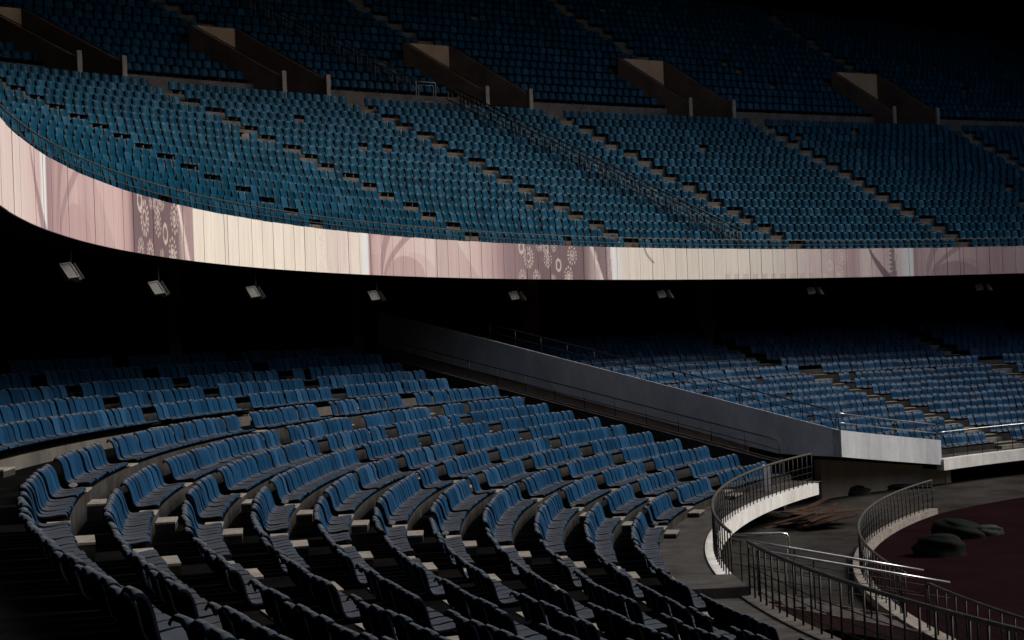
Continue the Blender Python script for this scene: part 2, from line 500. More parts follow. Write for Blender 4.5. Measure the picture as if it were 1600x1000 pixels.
def in_orn(dx, dz, kd, sz):
    r = np.hypot(dx * 1.12, dz * 0.84); a = np.arctan2(dz, dx)
    if kd == 'sun':
        return ((r > sz * 0.30) & (r < sz * 0.46)) | ((r > sz * 0.62) & (r < sz * 0.98) & (np.cos(a * 14) > 0.05))
    if kd == 'bead':
        return (r < sz * 0.22) | ((r > sz * 0.38) & (r < sz * 0.52)) | ((r > sz * 0.75) & (r < sz * 1.02) & (np.cos(a * 12) > 0.1))
    if kd == 'ring':
        return (r > sz * 0.62) & (r < sz * 1.0)
    if kd == 'drop':
        return (r > sz * 0.55) & (r < sz)
    if kd == 'spray':
        return (r < sz) & (np.cos(dx * 58) + np.cos(dz * 58 + dx * 20) > 0.55)
    return (r < sz) & (np.cos(dx * 60) > 0.2)
# swooshes: (centre angle at the foot, direction, colour, kind)
def print_colour(th, z):
    """th degrees (array), z 0..1 up the panel (array) -> colour array"""
    col = np.stack([np.interp(th, ZA, ZC[:, i]) for i in range(3)], 1)
    s = th * ARC1; zz = z * FH
    def paint(mask, c, k=1.0):
        col[mask] = col[mask] * (1 - k) + np.array(c) * k
    for foot, c0, cc in ((156.75, LIL, ROSE), (114.8, LIL, LIL), (185.4, LIL, ROSE)):
        dx = (foot - th) * ARC1                       # metres to the right of the white stripe
        for x0, reach, wd in ((0.9, 0.55, 0.26), (1.2, 1.9, 0.30)):
            cx = x0 + reach * z ** 1.6
            paint(np.abs(dx - cx) < wd * (0.4 + 0.6 * z), c0, 0.75)
        r = np.hypot((dx - 2.9) / 1.55, (zz - 0.0) / 0.82)
        paint(r < 1.0, cc, 0.75)
        r2 = np.hypot((dx - 3.3) / 2.1, zz / 1.0)
        paint((r2 < 1.0) & (r >= 1.0) & (dx > 3.2), cc, 0.25)
        paint((dx > -0.05) & (dx < 0.22), c0, 0.6)
    for a0, wdt in ((149.9, 1.0), (180.6, 0.8)):      # big rose wedge
        dx = (a0 - th) * ARC1
        paint((dx > -1.6) & (dx < 0.2 + 1.75 * (1 - z)) , ROSE, 0.45)
    for a0, c in ((139.3, PALE), (173.1, PALE)):      # slanting pale stripe closing the dark field
        dx = (a0 - th) * ARC1
        x0 = 0.15 + 0.75 * (1 - z)
        paint((dx > x0) & (dx < x0 + 0.26), c, 1.0)
        paint((dx >= x0 + 0.26) & (dx < 1.5), MAUVE if a0 < 150 else LIL, 0.9)
    for a0, c in ((118.0, PLUM), (187.2, LIL)):        # dark blade
        dx = (a0 - th) * ARC1
        x0 = -0.1 + 1.0 * (1 - z) ** 1.3
        paint((dx > x0) & (dx < x0 + 0.10 + 0.55 * (1 - z)), c, 0.9)
    for a0 in (116.55, 137.9):
        dx = (a0 - th) * ARC1
        e = 0.10 * np.sin(zz * 25) + 0.05 * np.sin(zz * 61)
        paint((dx > e) & (dx < 0.30 + 0.12 * (1 - z)), PLUM if a0 < 120 else LIL, 0.8)
    for a, zc, kd, sz, tint in ORN:
        dx = (a - th) * ARC1
        near = np.abs(dx) < sz * 1.1
        if near.any():
            mk = near.copy(); mk[near] = in_orn(dx[near], (z[near] - zc) * FH, kd, sz)
            paint(mk, tint, 0.85)
    # old rain stains near the top edge of the cream stretch
    st = (th > 122) & (th < 129)
    paint(st & (z < 0.16) & (np.sin(th * 9) > -0.2), (0.62, 0.45, 0.33), 0.5)
    return np.clip(col, 0.02, 0.88)

fas = empty('balcony_fascia', pol(FASC_R, 150, FASC_B), 'long curved balcony front of printed cream, pink and mauve panels', 'balcony')
NX, NZ = 20, 38
th = 203.0
while th > 98.0:
    wd = random.choice((0.86, 0.9, 0.9, 0.9, 0.93)) / ARC1
    if random.random() < 0.05: wd *= 0.3
    gap = random.choice((0.016, 0.022, 0.028, 0.034)) / ARC1
    a0, a1 = th - gap / 2, th - wd + gap / 2
    jr = random.uniform(-0.006, 0.006)
    tiltz = random.uniform(-0.006, 0.006)
    nx = max(3, int(NX * wd * ARC1 / 0.9))
    P0 = Vector(pol(straight(FASC_R, a0) + jr, a0, 0)); P1 = Vector(pol(straight(FASC_R, a1) + jr, a1, 0))
    out = Vector((math.cos(rad((a0 + a1) / 2)), math.sin(rad((a0 + a1) / 2)), 0))
    U, V = np.meshgrid(np.linspace(0, 1, nx + 1), np.linspace(0, 1, NZ + 1), indexing='ij')
    u_, v_ = U.ravel(), V.ravel()
    top = FASC_T + random.uniform(-0.008, 0.008)
    zc = FASC_B + v_ * (top - FASC_B) + EYE
    X = P0.x + (P1.x - P0.x) * u_ + out.x * tiltz * v_
    Y = P0.y + (P1.y - P0.y) * u_ + out.y * tiltz * v_
    front = np.stack([X, Y, zc], 1)
    nf = len(front)
    bk = np.array([[P0.x, P0.y, FASC_B + EYE], [P0.x, P0.y, top + EYE], [P1.x, P1.y, FASC_B + EYE], [P1.x, P1.y, top + EYE]])
    bk[:, 0] += out.x * 0.05; bk[:, 1] += out.y * 0.05
    f = []
    w_ = NZ + 1
    for i in range(nx):
        for j in range(NZ):
            q = i * w_ + j
            f.append((q, q + w_, q + w_ + 1, q + 1))
    c00, c01, c10, c11 = 0, NZ, nx * w_, nx * w_ + NZ
    f += [(c00, c01, nf + 1, nf), (c10, nf + 2, nf + 3, c11), (c01, c11, nf + 3, nf + 1), (c00, nf, nf + 2, c10)]
    me = bpy.data.meshes.new('panel')
    me.from_pydata(np.vstack([front, bk]).tolist(), [], f)
    cc = print_colour(a0 + (a1 - a0) * u_, v_)
    full = np.ones((nf + 4, 4), np.float32)
    full[:nf, :3] = cc * random.uniform(0.95, 1.04); full[nf:, :3] = 0.04
    at = me.color_attributes.new('print', 'FLOAT_COLOR', 'POINT')
    at.data.foreach_set('color', full.ravel())
    me.materials.append(M['fascia'])
    link('panel', me, fas)
    th -= wd
b = MB()
b.strip([barc(FASC_R + 0.06, FASC_B + 0.003, 98, 203, 0.8), barc(FASC_R + 0.06, FASC_T - 0.02, 98, 203, 0.8), barc(FASC_R + 0.55, FASC_T - 0.02, 98, 203, 0.8), barc(FASC_R + 0.55, 3.9, 98, 203, 0.8)])
b.build('coping', 'soffit', fas)

# ------------------------------------------------------------------ railings
def railing(name, label, path, bars, posts, r_top=0.03, r_bar=0.011, r_post=0.016, top_mat='railtop', mat_='rail', group=None, bar_mat=None):
    """path(q) -> (foot point) for q in 0..1; bars: heights, the last one the handrail; posts: list of q"""
    base = path(0.5)
    t = empty(name, base, label, 'railing', group)
    k = max(2, len(posts) * 2)
    for i, hh in enumerate(bars):
        pts = [Vector(path(j / k)) + Vector((0, 0, hh)) for j in range(k + 1)]
        last = i == len(bars) - 1
        MB().tube(pts, r_top if last else r_bar, 8 if last else 5).build('handrail' if last else 'crossbar', top_mat if last else (bar_mat or mat_), t, True)
    for q in posts:
        p = Vector(path(q))
        MB().tube([p, p + Vector((0, 0, bars[-1]))], r_post, 6).build('post', mat_, t, True)
    return t

def even(n): return [i / (n - 1) for i in range(n)]

# on the balcony fascia
railing('balcony_railing', 'thin dark railing running along the top of the printed balcony', lambda q: pol(straight(FASC_R + 0.22, 203 - 105 * q), 203 - 105 * q, FASC_T - 0.03),
        [0.27, 0.52], even(141), 0.022, 0.014, 0.014, 'railtop', 'rail', bar_mat='railtop')
# front walkway, outer edge: curved, one stretch up to the stairs and one beyond
RO = 42.12
railing('walkway_railing', 'curved dark railing on the white kerb of the front walkway, beyond the stairs', lambda q: pol(RO, 148.4 + 32.8 * q, WALK + 0.02),
        [0.22, 0.45, 0.68, 1.16], even(48), 0.044, 0.011, 0.020)
railing('walkway_railing', 'dark railing on the white kerb in the bottom right foreground', lambda q: pol(RO, 184.2 + 24 * q, WALK + 0.02),
        [0.22, 0.45, 0.68, 1.20], even(36), 0.046, 0.012, 0.024)
# track side of the moat
railing('track_railing', 'curved railing beside the maroon track, beyond the stairs', lambda q: pol(38.0, 146 + 35.6 * q, -7.05),
        [0.22, 0.44, 0.66, 1.06], even(46), 0.040, 0.011, 0.018)
railing('track_railing', 'railing beside the maroon track, nearer than the stairs, at the right edge', lambda q: pol(38.0, 184.3 + 16 * q, -7.05),
        [0.22, 0.44, 0.66, 1.08], even(20), 0.040, 0.011, 0.022)
# along the near side of the passage
def side(q, th=PASS1):
    R = 63.9 - (63.9 - 44.2) * q
    return pol(R, th, -5.26 + (R - 44.31) * 0.2345)
railing('passage_railing', 'sloping two-bar railing beside the passage at the end of the seat rows', lambda q: side(q), [0.42, 0.80], even(14), 0.026, 0.02, 0.02, 'rail')
# on the grey wall across the passage
def wall_top(R): return -4.18 + (R - 42.3) * 0.240
def side2(q):
    R = 59.8 - (59.8 - 42.5) * q
    return pol(R, PASS0 - 0.25, wall_top(R))
railing('parapet_railing', 'dark sloping railing on top of the grey wall across the passage', side2, [0.34, 0.70], even(13), 0.026, 0.02, 0.02, 'rail')
# on the pale parapet at the front of the far stand
def panel_top(th): return -4.18 - (144.0 - th) / 11.5 * 1.03
railing('parapet_railing', 'steel-topped railing on the pale grey parapet of the far stand', lambda q: pol(42.42, 143.6 - 11.1 * q, panel_top(143.6 - 11.1 * q) - 0.02),
        [0.34, 0.72], even(6), 0.026, 0.024, 0.022, 'steel', 'rail', bar_mat='steel')
railing('far_walkway_railing', 'steel-topped railing on the low white kerb of the far stand', lambda q: pol(42.42, 132.2 - 24 * q, WALK),
        [0.45, 1.16], even(17), 0.026, 0.012, 0.018, 'steel', 'rail')

# ------------------------------------------------------------------ kerbs and walls
def curved_block(b, R0, R1, t0, t1, hb, ht, step=0.8, mi=0):
    hb0, hb1 = hb if isinstance(hb, tuple) else (hb, hb)
    ht0, ht1 = ht if isinstance(ht, tuple) else (ht, ht)
    k = max(2, int(abs(t1 - t0) / step) + 1)
    def cv(R, h0, h1): return [pol(R, t0 + (t1 - t0) * i / (k - 1), h0 + (h1 - h0) * i / (k - 1)) for i in range(k)]
    cs = [cv(R0, hb0, hb1), cv(R0, ht0, ht1), cv(R1, ht0, ht1), cv(R1, hb0, hb1), cv(R0, hb0, hb1)]
    b.strip(cs, mi)
    o = len(b.v)
    for i in (0, k - 1):
        b.add([c[i] for c in cs[:4]], [(0, 1, 2, 3)], mi)
    return b

tag(curved_block(MB(), 41.98, 42.36, 148.0, 182.0, -6.46, WALK + 0.02).build('walkway_kerb', 'white'),
    'curved white-painted edge of the near front walkway', 'kerb')
tag(curved_block(MB(), 41.98, 42.36, 183.9, 215, -6.46, WALK + 0.02)    .build('walkway_kerb', 'crosswall'),
    'worn pale kerb under the railing in the bottom right foreground', 'kerb')
b = curved_block(MB(), 42.20, 42.55, 132.4, 144.0, (-6.30, -5.26), (-5.21, -4.18))
o = b.build('parapet', 'panel')
tag(o, 'pale grey painted sloping parapet at the front corner of the far stand', 'parapet')
tag(curved_block(MB(), 42.10, 42.48, 100, 132.38, -6.55, WALK).build('walkway_kerb', 'white'), 'low white kerb along the front of the far stand', 'kerb')
# slabs under the walkways
tag(curved_block(MB(), 42.37, 45.4, 147.9, 215, -6.5, -6.09).build('walkway_slab', 'soffit'), kind='structure')
tag(curved_block(MB(), 42.56, 45.6, 100, 132.3, -6.5, -6.09).build('walkway_slab', 'soffit'), kind='structure')

# grey wall across the passage with the brown wall below it
def radial_wall(name, th, R0, R1, hb, ht, thick, matn, label, cat='wall', parent=None):
    """upright wall along a radius; hb / ht give (level at R0, level at R1)"""
    a = rad(th); d = Vector((math.cos(a), math.sin(a), 0)); nrm = Vector((-math.sin(a), math.cos(a), 0))
    v = []
    for R, b0, t0 in ((R0, hb[0], ht[0]), (R1, hb[1], ht[1])):
        for sgn in (0, 1):
            for h in (b0, t0):
                p = d * R - nrm * (thick * sgn); v.append((p.x, p.y, h + EYE))
    f = [(0, 1, 5, 4), (2, 6, 7, 3), (0, 2, 3, 1), (4, 5, 7, 6), (1, 3, 7, 5), (0, 4, 6, 2)]
    o = MB().add(v, f).build(name, matn, parent)
    if label: tag(o, label, cat)
    return o
def grey_wall():
    a_ = rad(PASS0); d = Vector((math.cos(a_), math.sin(a_), 0)); nrm = Vector((-math.sin(a_), math.cos(a_), 0))
    bot = [(42.3, -5.26), (43.6, -5.22), (45.0, -5.16), (46.4, -4.86), (48.8, -4.24), (53, -3.24), (58, -2.05), (62.4, -1.0), (66.5, -0.02)]
    cs = []
    for off, top in ((0.0, False), (0.0, True), (0.06, True), (0.06, False), (0.0, False)):
        cs.append([tuple(d * R - nrm * off + Vector((0, 0, (wall_top(R) if top else h) + EYE))) for R, h in bot])
    b = MB().strip(cs)
    for q in (0, -1): b.add([c[q] for c in cs[:4]], [(0, 1, 2, 3)])
    return b.build('side_wall', 'grey')
tag(grey_wall(), 'sloping smooth grey wall on the far side of the passage', 'wall')
radial_wall('lower_side_wall', PASS0 - 0.12, 44.9, 67.0, (-7.27, -7.27), (wall_top(44.9) - 1.12, wall_top(67) - 1.2), 0.2, 'brown', 'brown lower wall of the passage under the grey one')
radial_wall('end_wall', PASS1 + 0.32, 44.0, 66.0, (-7.27, -7.27), (-5.40, -5.26 + (66 - 44.31) * 0.2345), 0.22, 'riser', 'low dark concrete end wall closing the near seat rows')
a = rad(PASS1 + 0.02)
pts = [pol(44.1 + 20 * i / 10, PASS1 + 0.1, -5.26 + (44.1 + 20 * i / 10 - 44.31) * 0.2345) for i in range(11)]
tag(MB().tube(pts, 0.035, 6).build('wall_coping', 'railtop'), 'thin pale coping along the foot of the sloping railing', 'coping')

# walls under the far stand
tag(curved_block(MB(), 42.56, 46.4, 132.4, 143.9, (-6.36, -5.32), (-6.0, -4.92)).build('ramp_slab', 'soffit'), 'dark underside of the sloping ramp behind the pale parapet', 'slab')
b = MB()
tw = [(43.0 + 1.3 * i / 14, 130.4 + 10.6 * i / 14, -6.2 + 0.75 * i / 14) for i in range(15)]
b.strip([[pol(R, t, -7.27) for R, t, h in tw], [pol(R, t, h) for R, t, h in tw], [pol(R + 0.3, t, h) for R, t, h in tw], [pol(R + 0.3, t, -7.27) for R, t, h in tw]])
b.add([pol(tw[-1][0], 141.0, -7.27), pol(tw[-1][0], 141.0, -5.45), pol(tw[-1][0] + 0.3, 141.0, -5.45), pol(tw[-1][0] + 0.3, 141.0, -7.27)], [(0, 1, 2, 3)])
tag(b.build('plastered_wall', 'tan'), 'tan plastered wall under the pale parapet', 'wall')
tag(curved_block(MB(), 42.95, 43.25, 130.0, 130.5, -7.27, -6.3).build('pilaster', 'tan'), 'tan pilaster at the dark end of the wall', 'pilaster')
tag(curved_block(MB(), 47.5, 47.8, 118, 131.0, -7.27, -6.3).build('recess_wall', 'soffit'), 'dark recessed wall under the far walkway', 'wall')
tag(curved_block(MB(), 46.6, 47.4, 123.4, 124.9, -7.27, -6.3).build('pier', 'brown'), 'brown concrete pier in the dark recess', 'pier')
tag(curved_block(MB(), 45.2, 45.5, 149.2, 215, -7.27, -6.3).build('understand_wall', 'soffit'), 'dark wall under the near front walkway', 'wall')
p = Vector(pol(43.0, 151.8, WALK))
tag(MB().box(p + Vector((0, 0, 0.46)), ((1, 0, 0), (0, 1, 0), (0, 0, 1)), (0.13, 0.13, 0.5)).build('gate_pillar', 'paper'), 'small white pillar behind the end of the curved railing', 'pillar')
# track kerb
tag(curved_block(MB(), 37.8, 38.2, 146, 205, -7.26, -7.05).build('track_kerb', 'tread'), 'low pale kerb under the track railing', 'kerb')

# columns at the back of the lower concourse
for i, th in enumerate((157.8, 146.2, 134.5, 122.8)):
    b = MB()
    d = Vector((math.cos(rad(th)), math.sin(rad(th)), 0)); n_ = Vector((-d.y, d.x, 0))
    c = d * 65.9 + Vector((0, 0, EYE + 2.2))
    b.box(c, (d, n_, (0, 0, 1)), (0.3, 0.42, 2.9))
    b.box(c - d * 0.31 + Vector((0, 0, -1.0)), (d, n_, (0, 0, 1)), (0.02, 0.44, 0.03))
    tag(b.build('concourse_column', 'vomit'), '%s brown column from the left in the dark concourse' % nth(i + 1), 'column', 'columns at the back of the concourse')

# ------------------------------------------------------------------ stairs over the moat, from the walkway down to the track
st = empty('moat_stairs', pol(40, 183, -7.25), 'short stairs with steel handrails from the walkway down to the track', 'stairs')
dv = Vector((math.cos(rad(182.9)), math.sin(rad(182.9)), 0)); nv = Vector((-dv.y, dv.x, 0))
for i in range(7):
    R = 41.7 - 0.56 * i; h = WALK - 0.16 - 0.15 * i
    MB().box(dv * R + Vector((0, 0, h + EYE - 0.08)), (dv, nv, (0, 0, 1)), (0.30, 0.98, 0.085)).build('step', 'walk', st)
for sg in (-1, 1):
    p0 = dv * 42.0 + nv * sg * 1.05 + Vector((0, 0, WALK - 0.28 + EYE)); p1 = dv * 37.6 + nv * sg * 1.05 + Vector((0, 0, -7.34 + EYE))
    ax = (p1 - p0).normalized(); upv = nv.cross(ax).normalized()
    MB().box((p0 + p1) / 2, (ax, nv, upv), ((p1 - p0).length / 2, 0.06, 0.16)).build('stringer', 'stringer', st)
    q0 = dv * 42.1 + nv * sg * 0.98 + Vector((0, 0, -4.98 + EYE)); q1 = dv * 37.5 + nv * sg * 0.98 + Vector((0, 0, -5.97 + EYE))
    MB().tube([q0, q0 + (q1 - q0) * 0.3, q0 + (q1 - q0) * 0.7, q1], 0.034, 8).build('handrail', 'steel', st, True)
    for e in (0.04, 0.32, 0.6, 0.88):
        q = q0 + (q1 - q0) * e
        MB().tube([q, q - Vector((0, 0, 1.12))], 0.02, 6).build('post', 'rail', st, True)
    for dz in (0.35, 0.62):
        MB().tube([q0 - Vector((0, 0, dz)), q1 - Vector((0, 0, dz))], 0.009, 5).build('crossbar', 'rail', st, True)
# upper loop of the far handrail
q0 = dv * 42.1 - nv * 1.0 + Vector((0, 0, -4.90 + EYE)); q1 = dv * 40.85 - nv * 1.0 + Vector((0, 0, -4.92 + EYE))
MB().tube([q0, q0 + (q1 - q0) * 0.5, q1 - dv * -0.08, q1 - dv * 0.06 - Vector((0, 0, 0.03)), q1 - dv * 0.1 - Vector((0, 0, 0.12)), q1 - dv * 0.1 - Vector((0, 0, 1.35))], 0.034, 8).build('handrail', 'steel', st, True)
# step block at the gate in the railing
p = Vector(pol(42.9, 183.0, WALK))
tag(MB().box(p + Vector((0, 0, 0.10)), (dv, nv, (0, 0, 1)), (0.75, 1.0, 0.12)).build('gate_step', 'walk'), 'flat concrete step at the gap in the walkway railing', 'step')

# ------------------------------------------------------------------ aisle stairs of the lower tier
AISLES_NEAR = [155.1, 162.2, 169.2, 182.5, 189.0, 195.5, 200.9]
AISLES_FAR = [123.3, 110.2]
def aisle_label(th):
    return {155.1: 'farthest stair aisle of the near stand, beside the passage', 162.2: 'second stair aisle of the near stand from the passage',
            169.2: 'third stair aisle of the near stand from the passage', 182.5: 'stair aisle of the near stand leading down to the moat stairs',
            189.0: 'stair aisle of the near stand in the lower middle of the picture', 195.5: 'stair aisle of the near stand in the bottom left',
            200.9: 'stair aisle of the near stand at the bottom edge', 123.3: 'stair aisle of the far stand running down to the parapet',
            110.2: 'stair aisle of the far stand at the right edge'}[th]
for th in AISLES_NEAR + AISLES_FAR:
    d = Vector((math.cos(rad(th)), math.sin(rad(th)), 0)); n_ = Vector((-d.y, d.x, 0))
    t_ = empty('aisle_stairs', d * 50 + Vector((0, 0, EYE - 4.5)), aisle_label(th), 'stairs', 'stair aisles of the lower tier')
    lev = WALK
    lst = []
    for k in range(10, -1, -1):
        lst.append((row_R(k) - 0.65, lev, row_H(k) - SEATUP)); lev = row_H(k) - SEATUP
    lev = CROSS
    for i in range(4):
        lst.append((ZR[i] - 0.65, lev, ZH[i] - ZUP)); lev = ZH[i] - ZUP
    if th == 200.9: lst = lst[:9]
    sw = 0.50 if th > 146 else 0.78
    for R, h0, h1 in lst:
        hh = (h1 - h0) * 0.55
        p = d * (R - 0.19 + random.uniform(-0.01, 0.01)) + n_ * random.uniform(-0.03, 0.03) + Vector((0, 0, h0 + hh / 2 - 0.02 + EYE))
        if project(p) is None: continue
        bs = MB().box(p - Vector((0, 0, 0.02)), (d, n_, (0, 0, 1)), (0.185, sw - 0.005, hh / 2), 0)
        bs.box(p + Vector((0, 0, hh / 2)), (d, n_, (0, 0, 1)), (0.19, sw, 0.02), 1)
        bs.build('step', ['riser' if th > 146 else 'tread', 'tread'], t_)
        # pale paint on the nosing of the row itself
        q = d * (R + 0.16) + Vector((0, 0, h1 + 0.006 + EYE))
        MB().box(q, (d, n_, (0, 0, 1)), (0.175, sw - 0.03, 0.012)).build('nosing', 'tread', t_)

# ------------------------------------------------------------------ seats
def shell(profile, widths, nx, flange, thick, base=None, crown=0.0, arch=None, worn=0):  # worn: crown faces take the painted highlight colour
    """moulded shell: profile (y,z) front lip to back top, widths per profile point; returns verts, faces"""
    P = np.array(profile, float); npf = len(P)
    tang = np.gradient(P, axis=0); tang /= np.linalg.norm(tang, axis=1)[:, None]
    nrm = np.stack([-tang[:, 1], tang[:, 0]], 1)            # points to the sitter's side
    us = np.array([-1, -0.93, -0.5, 0.5, 0.93, 1.0]) if nx == 6 else np.array([-1, -0.9, 0.0, 0.9, 1.0])
    nu = len(us)
    drop = np.array([flange if abs(u) == 1 else 0.0 for u in us])
    v, f = [], []
    for layer in (0, 1):
        for i in range(npf):
            for j in range(nu):
                off = -drop[j] + crown * (abs(us[j]) ** 2) * (0 if abs(us[j]) == 1 else 1) - layer * thick
                y, z = P[i] + nrm[i] * off
                if arch is not None: z -= arch[i] * abs(us[j]) ** 2.2
                v.append((us[j] * widths[i] / 2, y, z))
    L = npf * nu
    fm = []
    for i in range(npf - 1):
        for j in range(nu - 1):
            q = i * nu + j
            f.append((q, q + 1, q + nu + 1, q + nu))
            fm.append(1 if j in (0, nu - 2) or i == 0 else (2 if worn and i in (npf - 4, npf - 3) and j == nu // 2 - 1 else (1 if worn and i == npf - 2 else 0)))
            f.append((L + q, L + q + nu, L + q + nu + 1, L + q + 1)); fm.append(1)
    for i in range(npf - 1):
        q = i * nu; f.append((q, q + nu, L + q + nu, L + q))
        q = i * nu + nu - 1; f.append((q, L + q, L + q + nu, q + nu))
    for j in range(nu - 1):
        f.append((j, L + j, L + j + 1, j + 1))
        q = (npf - 1) * nu + j; f.append((q, q + 1, L + q + 1, L + q))
    if base:
        o = len(v); x, y0, y1, z1 = base
        for sx in (-x, x):
            for yy in (y0, y1):
                for zz in (-0.11, z1):
                    v.append((sx, yy, zz))
        f += [tuple(o + i for i in q) for q in [(0, 1, 3, 2), (4, 6, 7, 5), (0, 4, 5, 1), (2, 3, 7, 6), (0, 2, 6, 4), (1, 5, 7, 3)]]
    fm += [1] * (len(f) - len(fm))
    return np.array(v), f, fm

LOWP = [(0.010, 0.045), (-0.012, 0.085), (0.012, 0.118), (0.10, 0.112), (0.25, 0.090), (0.37, 0.087), (0.425, 0.105), (0.462, 0.160), (0.486, 0.25),
        (0.508, 0.35), (0.534, 0.44), (0.568, 0.515), (0.610, 0.570), (0.655, 0.598), (0.695, 0.594), (0.718, 0.560)]
LOWW = [0.402] * 12 + [0.402, 0.40, 0.392, 0.378]
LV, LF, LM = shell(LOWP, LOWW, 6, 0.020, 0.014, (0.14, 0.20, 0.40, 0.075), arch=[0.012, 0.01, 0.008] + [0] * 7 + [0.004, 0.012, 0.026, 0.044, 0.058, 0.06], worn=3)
UPP = [(0.0, 0.195), (0.004, 0.212), (0.03, 0.222), (0.16, 0.212), (0.30, 0.21), (0.36, 0.25), (0.388, 0.34), (0.408, 0.46), (0.425, 0.58), (0.44, 0.655), (0.458, 0.69), (0.48, 0.69)]
UPW = [0.40, 0.43, 0.45, 0.46, 0.46, 0.46, 0.465, 0.47, 0.465, 0.43, 0.36, 0.26]
UV, UF, UM = shell(UPP, UPW, 5, 0.022, 0.014, (0.10, 0.08, 0.30, 0.20), arch=[0.02, 0.015, 0.01, 0, 0, 0, 0, 0, 0.004, 0.015, 0.03, 0.03])

def make_mesh(name, V, F, FM, mats, smooth=True):
    me = bpy.data.meshes.new(name)
    me.from_pydata(V.tolist(), [], F)
    for q in mats: me.materials.append(M[q])
    me.polygons.foreach_set('material_index', FM)
    if smooth:
        me.polygons.foreach_set('use_smooth', [True] * len(F))
        try:
            me.set_sharp_from_angle(angle=rad(50))
        except Exception:
            pass
    me.update()
    return me

def stuff_mesh(name, V, F, FM, mats4, mats, label, cat):
    """many copies of one shape joined into one object"""
    nv, k = len(V), len(mats4)
    loops = np.concatenate([np.array(q) for q in F]); cnt = np.array([len(q) for q in F])
    A = np.array(mats4)
    W = np.einsum('kij,vj->kvi', A[:, :3, :3], V) + A[:, None, :3, 3]
    me = bpy.data.meshes.new(name)
    me.vertices.add(nv * k); me.vertices.foreach_set('co', W.reshape(-1).astype(np.float32))
    nl, nf = len(loops), len(F)
    me.loops.add(nl * k); me.loops.foreach_set('vertex_index', (loops[None, :] + nv * np.arange(k)[:, None]).reshape(-1).astype(np.int32))
    me.polygons.add(nf * k)
    ls = np.concatenate([[0], np.cumsum(cnt)[:-1]])
    me.polygons.foreach_set('loop_start', (ls[None, :] + nl * np.arange(k)[:, None]).reshape(-1).astype(np.int32))
    me.polygons.foreach_set('use_smooth', np.ones(nf * k, bool))
    for q in mats: me.materials.append(M[q])
    me.polygons.foreach_set('material_index', np.tile(np.array(FM, np.int32), k))
    me.update(calc_edges=True)
    me.validate()
    try:
        me.set_sharp_from_angle(angle=rad(50))
    except Exception:
        pass
    o = link(name, me)
    return tag(o, label, cat, kind='stuff')

def frame(out, sidev, P):
    """matrix with local y = out, x = side; small random play of the fixing"""
    mt = Matrix((sidev, out, Vector((0, 0, 1)))).transposed().to_4x4()
    return Matrix.Translation(P) @ mt

# lower seats
seats = []          # (matrix, depth, (row name, block, index))
def lower_row(R, H, t0, t1, aisles, rowname, rk):
    cuts = sorted([a_ for a_ in aisles if t0 - 3 < a_ < t1 + 3])
    hg = 0.56 if rowname == 'near' else 0.85
    edges = [t0] + [x for a_ in cuts for x in (a_ - hg / R * 180 / PI, a_ + hg / R * 180 / PI)] + [t1]
    for bi in range(0, len(edges), 2):
        a0, a1 = edges[bi], edges[bi + 1]
        if a1 <= a0: continue
        L = rad(a1 - a0) * R
        k = int(L / 0.425)
        if k < 1: continue
        group_shift = 0.0
        for i in range(k):
            if random.random() < 0.16: group_shift = random.uniform(-0.03, 0.03)     # runs of seats set a little apart
            th = a0 + (i + 0.5) * (a1 - a0) / k
            th += (random.gauss(0, 0.013) + group_shift * 0.6) / R * 180 / PI
            Rf = R - 0.65
            P = Vector(pol(Rf + group_shift + random.gauss(0, 0.008), th, H - SEATUP + 0.002))
            pr = project(P + Vector((0, 0, 0.3)))
            if pr is None or pr[2] < 9 or not (-120 < pr[0] < 1720 and 380 < pr[1] < 1110):
                continue
            if random.random() < 0.013: continue
            out = Vector((math.cos(rad(th)), math.sin(rad(th)), 0)); sv = Vector((out.y, -out.x, 0))
            mt = frame(out, sv, P) @ Matrix.Rotation(random.gauss(0, 0.028), 4, 'Z') @ Matrix.Rotation(random.gauss(0, 0.018) + group_shift, 4, 'X')
            seats.append((mt, pr, (rk, bi // 2, len(edges) // 2, i, k, a0, a1)))
for k in range(11):
    last = {0: 208.0, 1: 204.4}.get(k, 200.9)            # the last aisle runs askew where the top rows widen
    lower_row(row_R(k), row_H(k), 147.7, last + 6.5, AISLES_NEAR[:-1] + [last], 'near', 11 - k)
    lower_row(row_R(k), row_H(k), 104, 142.8 if k < 9 else 131.8, AISLES_FAR, 'far', 111 - k)
for i in range(5):
    lower_row(ZR[i], ZH[i], 146.9, 200, AISLES_NEAR, 'near', 12 + i)
    lower_row(ZR[i], ZH[i], 104, 142.5, AISLES_FAR, 'far', 112 + i)
vis = [s for s in seats if -8 < s[1][0] < 1608 and s[1][1] < 1010]
vis.sort(key=lambda s: s[1][2])
chosen = set(id(s) for s in vis[:300])
lowmesh = make_mesh('seat_shell', LV, LF, LM, ['seat_low', 'seat_dark', 'seat_highlight'])
BLK = {200.9: 'bottom edge block', 195.5: 'block right of bottom-left stairs', 189.0: 'block left of the lower-middle stairs', 182.5: 'block facing the moat stairs', 169.2: 'long middle block'}
def block_name(a0, a1):
    mid = a0 + 1.5
    if mid > 200.9: return 'last block at bottom edge'
    if mid > 195.5: return 'second block from bottom edge'
    if mid > 189: return 'third block from bottom edge'
    if mid > 182.5: return 'fourth block from bottom edge'
    if mid > 169.2: return 'long middle block'
    return 'block beyond the long one'
